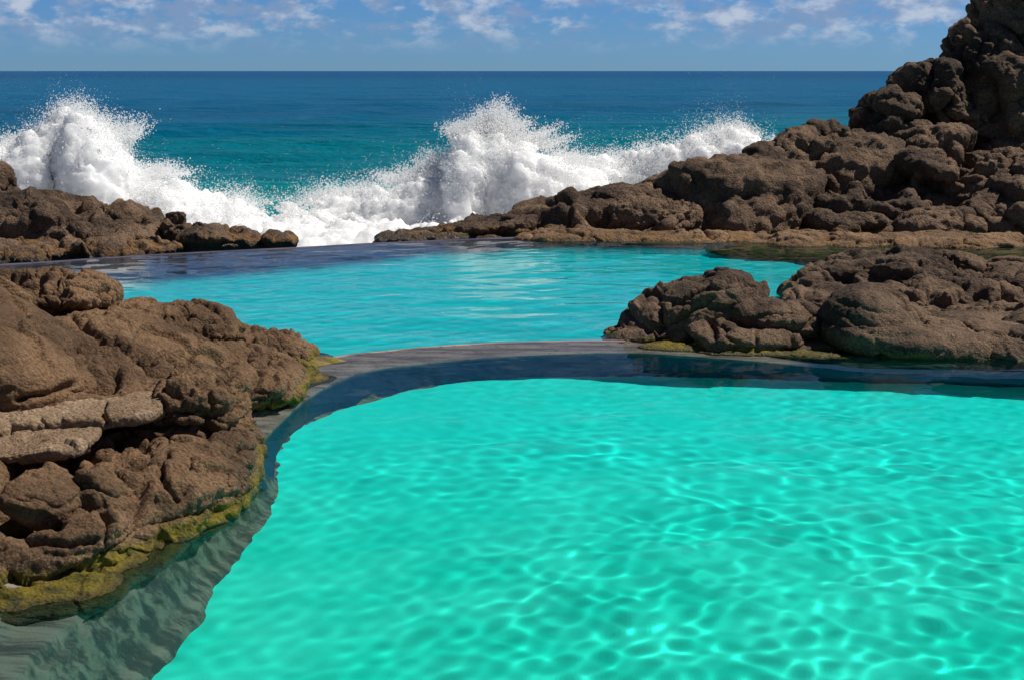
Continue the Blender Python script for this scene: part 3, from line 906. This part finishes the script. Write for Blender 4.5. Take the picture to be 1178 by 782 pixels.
# ------------------------------------------------------------------ rocks, left background
g = 'rocks of the left background'
rock('rock', [blob(60, 262, 100, 40, 35.5, 2.0, -8), blob(130, 276, 70, 22, 34.6, 1.5, -8), blob(20, 290, 100, 22, 34.0, 1.6), blob(-90, 270, 120, 50, 36, 3), blob(60, 297, 100, 9, 31.9, 1.0, 4), blob(150, 290, 60, 9, 32.4, 0.8, 4), blob(-40, 303, 90, 11, 31.3, 1.2, 4)],
     M_HEAD, 'long jagged brown rock along the far left pool edge', 'rock', g, 0.045, 1.7, 0.26, 31, rough=1.3, lumpw=0.6, small=0.4, soft=2)
rock('rock', [blob(-8, 222, 20, 30, 36.5, 1.0)],
     M_HEAD, 'dark pointed rock cut by the left picture edge above the jagged rock', 'rock', g, 0.04, 1.2, 0.16, 32, rough=1.6)
rock('boulder', [blob(152, 258, 30, 26, 36.0, 1.2, -12)],
     M_HEAD, 'rounded dark hump behind the right end of the jagged rock', 'boulder', g, 0.04, 1.4, 0.16, 33, rough=1.3, lumpw=0.6, small=0.4, soft=2)
rock('boulder', [blob(202, 266, 14, 20, 34.4, 0.5), blob(206, 280, 18, 12, 34.2, 0.6)],
     M_HEAD, 'small spiky rock standing in the gap beside the rounded dark hump', 'boulder', g, 0.03, 0.45, 0.13, 34)
rock('boulder', [blob(252, 277, 48, 17, 34.2, 0.9, -2)],
     M_HEAD, 'low oblong boulder on the pool rim in front of the foam', 'boulder', g, 0.03, 1.1, 0.14, 35, rough=1.3, lumpw=0.6, small=0.4, soft=2)
rock('boulder', [blob(322, 278, 20, 11, 34.0, 0.6, -4)],
     M_HEAD, 'smallest rounded boulder on the rim at the end of the row', 'boulder', g, 0.03, 0.5, 0.08, 36)

# ------------------------------------------------------------------ rocks, right middle
g = 'rocks of the right middle spit'
rock('rock', [blobw((3.9, 20.75, -0.72), (1.8, 0.9, 0.76), sq=3), blobw((6.5, 20.6, -0.72), (2.4, 1.1, 0.74), sq=3), blobw((10, 20.9, -0.7), (3.0, 1.3, 0.74), sq=3), blobw((9, 23, -0.7), (4.5, 2.2, 0.8), sq=3), blobw((5.2, 22, -0.8), (2.2, 1.2, 0.8), sq=3)],
     M_MID, 'low weedy orange-brown shelf at water level under the right-hand spit', 'rock', g, 0.03, 1.0, 0.05, 49)
rock('rock', [blob(790, 366, 88, 40, 21.9, 0.9, 24, sq=2.2), blob(840, 352, 52, 42, 22.2, 0.9, -12), blob(740, 385, 50, 14, 21.5, 0.6, 12)],
     M_MID, 'pointed brown rock at the left tip of the right-hand spit', 'rock', g, 0.02, 1.2, 0.12, 41, strata=0.5, lumpw=0.4, small=0.4, rough=0.8, cracks=[([(770, 350), (810, 336), (860, 330)], 3, 0.1), ([(745, 378), (790, 362), (820, 345)], 3, 0.1)])
rock('rock', [blob(885, 376, 66, 34, 21.4, 0.9, 0), blob(860, 388, 70, 20, 20.9, 0.8)],
     M_MID, 'dark rounded rock between the pointed rock and the bald boulder', 'rock', g, 0.02, 1.0, 0.11, 42, strata=0.5, lumpw=0.4, small=0.4, rough=0.8, cracks=[([(812, 350), (822, 390)], 5, 0.2)])
rock('weed_shelf', [blobw(tuple(G(800, 402) + np.array([0, 0.15, -0.06])), (0.8, 0.28, 0.11), sq=2.5, yaw=-6), blobw(tuple(G(870, 406) + np.array([0, 0.15, -0.06])), (0.9, 0.32, 0.12), sq=2.5, yaw=-6), blobw(tuple(G(935, 410) + np.array([0, 0.15, -0.07])), (0.6, 0.28, 0.11), sq=2.5, yaw=-4)],
     M_NEAR, 'narrow ochre weed ledge in the water before the pointed and dark rounded rocks', 'rock shelf', g, 0.016, 0.7, 0.04, 56, lumpw=0.4, crack=0.4)
rock('boulder', [blob(1005, 378, 66, 48, 20.9, 0.9, -16), blob(1050, 394, 104, 30, 20.6, 0.9, -8)],
     M_MID, 'bald smooth boulder with a shaded left flank at the pool edge', 'boulder', g, 0.02, 1.2, 0.08, 43, crack=0.4, lumpw=0.4, small=0.3, rough=0.8, strata=0.35)
rock('rock', [blob(1130, 396, 130, 24, 20.9, 1.3, -3), blob(1260, 385, 110, 40, 21.6, 1.5)],
     M_MID, 'low flat rock bench at the right picture edge', 'rock', g, 0.02, 1.4, 0.08, 44, lumpw=0.5)
rock('rock', [blob(975, 322, 66, 27, 26.0, 1.1, 8), blob(930, 332, 36, 22, 25.6, 0.8, 25), blob(980, 345, 80, 22, 24.8, 1.2)],
     M_MID, 'rounded left end of the ridge across the spit', 'rock', g, 0.024, 1.1, 0.12, 45, strata=0.5, lumpw=0.4, small=0.4, rough=0.8)
rock('rock', [blob(1052, 326, 78, 32, 25.6, 1.2, -6), blob(1075, 346, 100, 24, 24.6, 1.3)],
     M_MID, 'lumpy black-shadowed ridge behind the bald boulder', 'rock', g, 0.024, 0.9, 0.15, 46, strata=0.5, lumpw=0.6, small=0.4, rough=0.8, cracks=[([(1003, 322), (1034, 338), (1082, 347), (1126, 343)], 7, 0.4), ([(1040, 318), (1075, 312), (1110, 330)], 3, 0.15), ([(960, 312), (1000, 322)], 4, 0.2)])
rock('boulder', [blob(1108, 304, 30, 12, 26.6, 0.6, -18), blob(1060, 300, 40, 9, 26.8, 0.6, 2)],
     M_MID, 'smooth rolled lip along the top of the ridge', 'boulder', g, 0.02, 0.8, 0.08, 47, lumpw=0.5)
rock('rock', [blob(1170, 335, 60, 36, 26.0, 1.5, 6), blob(1190, 372, 120, 22, 23.4, 1.6, 2), blob(1280, 350, 80, 60, 25, 2)],
     M_MID, 'paler sloping rock platform running out at the right edge', 'rock', g, 0.026, 1.3, 0.11, 48, lumpw=0.5)

# ------------------------------------------------------------------ headland, right background
g = 'rocks of the right headland'
rock('headland', [blob(520, 285, 110, 18, 36.5, 1.6, 6), blob(620, 272, 80, 24, 37, 2.0, 8), blob(720, 264, 110, 40, 37.5, 2.4, 6), blob(830, 255, 120, 62, 38.5, 3.0, 8), blob(950, 250, 120, 92, 40.5, 3.2, 14), blob(1110, 240, 112, 136, 43, 3.6, 20),
                  blob(1214, 190, 112, 210, 45, 4.5, 20), blob(1300, 200, 150, 260, 45, 6), blob(1000, 285, 260, 26, 37.5, 2.2, -2)],
     M_HEAD, 'great brown rock headland climbing from the surf to the right edge', 'headland', None, 0.065, 2.8, 0.5, 61, rough=1.0, lumpw=0.8, crack=1.0, small=0.4, soft=2)
specs = [
    # px, py, rx, ry, Y, ry_m, tilt, size, amp, label
    (1072, 118, 40, 44, 41.6, 1.8, 24, 0.9, 0.26, 'craggy boulder forming the shoulder of the skyline on the headland'),
    (1026, 150, 38, 42, 41.0, 1.7, 10, 0.9, 0.24, 'dark rounded boulder where the headland skyline steps down to the sea'),
    (1134, 74, 36, 46, 42.5, 1.7, 24, 0.8, 0.24, 'tall lumpy boulder on the steep skyline of the headland'),
    (1178, 22, 34, 50, 43.0, 1.8, 10, 0.8, 0.26, 'topmost pale weathered crag at the upper right corner'),
    (1150, 130, 42, 70, 41.5, 1.6, 8, 1.0, 0.30, 'steep shaded crag below the topmost pale one'),
    (1085, 178, 52, 34, 40.0, 1.5, -8, 0.8, 0.22, 'broad sunlit boulder halfway up the headland'),
    (1072, 210, 56, 34, 38.6, 1.4, -6, 0.8, 0.24, 'big bulbous boulder over the black hollow of the headland'),
    (936, 178, 44, 34, 40.0, 1.5, 14, 0.8, 0.22, 'sloping boulder above the right end of the surf'),
    (910, 206, 62, 28, 39.2, 1.5, -14, 0.9, 0.20, 'wide brown back of rock left of the black hollow'),
    (1150, 210, 46, 34, 38.4, 1.4, 24, 0.8, 0.22, 'pale-topped boulder at the right edge above the bench rocks'),
    (1165, 250, 56, 32, 36.6, 1.4, 14, 0.9, 0.20, 'large blocky rock low on the right edge beside the upper pool'),
    (1000, 238, 70, 26, 37.2, 1.3, -4, 0.8, 0.20, 'rounded swelling of rock right above the shore of the upper pool'),
    (870, 244, 58, 26, 37.0, 1.3, 4, 0.7, 0.18, 'dark-fronted boulder at the shore with a black cavity beneath'),
    (975, 262, 50, 18, 36.0, 0.9, 0, 0.6, 0.16, 'low boulder standing right at the waterline of the upper pool'),
    (1080, 264, 48, 18, 35.6, 0.9, 4, 0.6, 0.16, 'rubbly low rock at the waterline toward the right edge'),
    (780, 230, 66, 22, 38.0, 1.4, 10, 0.8, 0.18, 'ribbed hump in the middle of the low headland tongue'),
    (706, 242, 60, 22, 37.4, 1.3, 10, 0.7, 0.18, 'fluted dark hump where the headland tongue begins to rise'),
    (752, 252, 50, 22, 36.4, 1.0, 0, 0.5, 0.18, 'vertically grooved black rock beside the water on the tongue'),
    (640, 254, 46, 18, 37.0, 1.1, 14, 0.6, 0.16, 'greenish topped lump on the thin part of the headland tongue'),
    (560, 262, 58, 13, 36.2, 0.9, 8, 0.6, 0.13, 'low rough ledge near the tip of the headland tongue'),
    (480, 273, 50, 7, 35.8, 0.7, 5, 0.5, 0.10, 'thin flat tip of the headland tongue against the foam'),
]
HC = [([(955, 205), (985, 192), (1025, 205)], 15, 1.0), ([(1135, 100), (1150, 150), (1122, 172)], 13, 0.9), ([(1062, 216), (1090, 222)], 10, 0.8), ([(1122, 172), (1108, 205)], 7, 0.6),
      ([(860, 262), (885, 258)], 8, 0.6), ([(1000, 262), (1020, 266)], 6, 0.5), ([(700, 250), (712, 262)], 5, 0.4), ([(655, 225), (650, 250)], 5, 0.35), ([(985, 120), (1010, 128)], 5, 0.4), ([(1050, 135), (1075, 140), (1100, 120)], 6, 0.5)]
M_SHORE = rock_material('rock_shore', (0.17, 0.095, 0.045), (0.33, 0.195, 0.10), (0.46, 0.31, 0.19), algae=0.55, algae_col=(0.28, 0.145, 0.04), tide=0.3, grain=0.8, pale_amt=0.4, wet=0.03)
sb = []
rs = np.random.RandomState(5)
for x in np.arange(1.2, 19, 1.15):
    yf_ = near_far(np.array([x]))[1][0]
    sb.append(blobw((x, yf_ + 0.15 + rs.uniform(-0.25, 0.25), -0.18), (rs.uniform(0.8, 1.3), rs.uniform(0.7, 1.15), rs.uniform(0.26, 0.40)), yaw=rs.uniform(-25, 25), sq=2.6))
rock('shore_ledge', sb, M_SHORE, 'narrow tan ledge along the waterline at the foot of the headland', 'rock ledge', g, 0.03, 0.9, 0.08, 55, lumpw=0.5, small=0.7)
for i, (px, py, rx, rz, Yd, ry, tl, sz, am, lb) in enumerate(specs):
    rs = np.random.RandomState(900 + i)
    b = [blob(px, py, rx, rz, Yd, ry, tl, sq=2.7)]
    if rx > 20:
        for k in range(3):
            b.append(blob(px + rs.uniform(-0.5, 0.5) * rx, py + rs.uniform(-0.1, 0.6) * rz, rx * rs.uniform(0.45, 0.65), rz * rs.uniform(0.45, 0.65), Yd - rs.uniform(0, 0.5) * ry, ry * 0.6, tl + rs.uniform(-20, 20)))
    rock('boulder', b, M_HEAD, lb, 'boulder', g, 0.045 if Yd > 36.5 else 0.035, sz * 2.3, am * 1.15, 700 + i * 31, rough=1.3, lumpw=0.6, crack=1.0, cracks=HC, small=0.35, soft=2)

def reflection_slab_material():
    t = NT('reflection_slab')
    c = t.mix(t.ramp(t.noise(1.1, 6, 0.65), 0.4, 0.62), (0.02, 0.028, 0.012), (0.085, 0.085, 0.02))
    t.bsdf(c, 0.85, 0.2, t.bump(t.noise(9, 6, 0.7), 0.8, 0.03))
    return t.m


M_REFL_SLAB = reflection_slab_material()  # olive colour of an added slab standing in for the headland's dark reflection
rock('reflection_slab', [blobw((11.5, 31.6, -0.9), (5.0, 2.6, 0.72), sq=2.6, yaw=-4), blobw((15, 29.0, -0.9), (4.0, 3.0, 0.76), sq=2.6), blobw((8.6, 33.0, -0.9), (4.0, 1.4, 0.7), sq=2.6)], M_REFL_SLAB,
     'olive-dark sunken rock in the shallows below the headland, behind the spit', 'rock', None, 0.05, 1.5, 0.14, 58)
print('verts', sum(len(o.data.vertices) for o in COL.objects if o.type == 'MESH'))
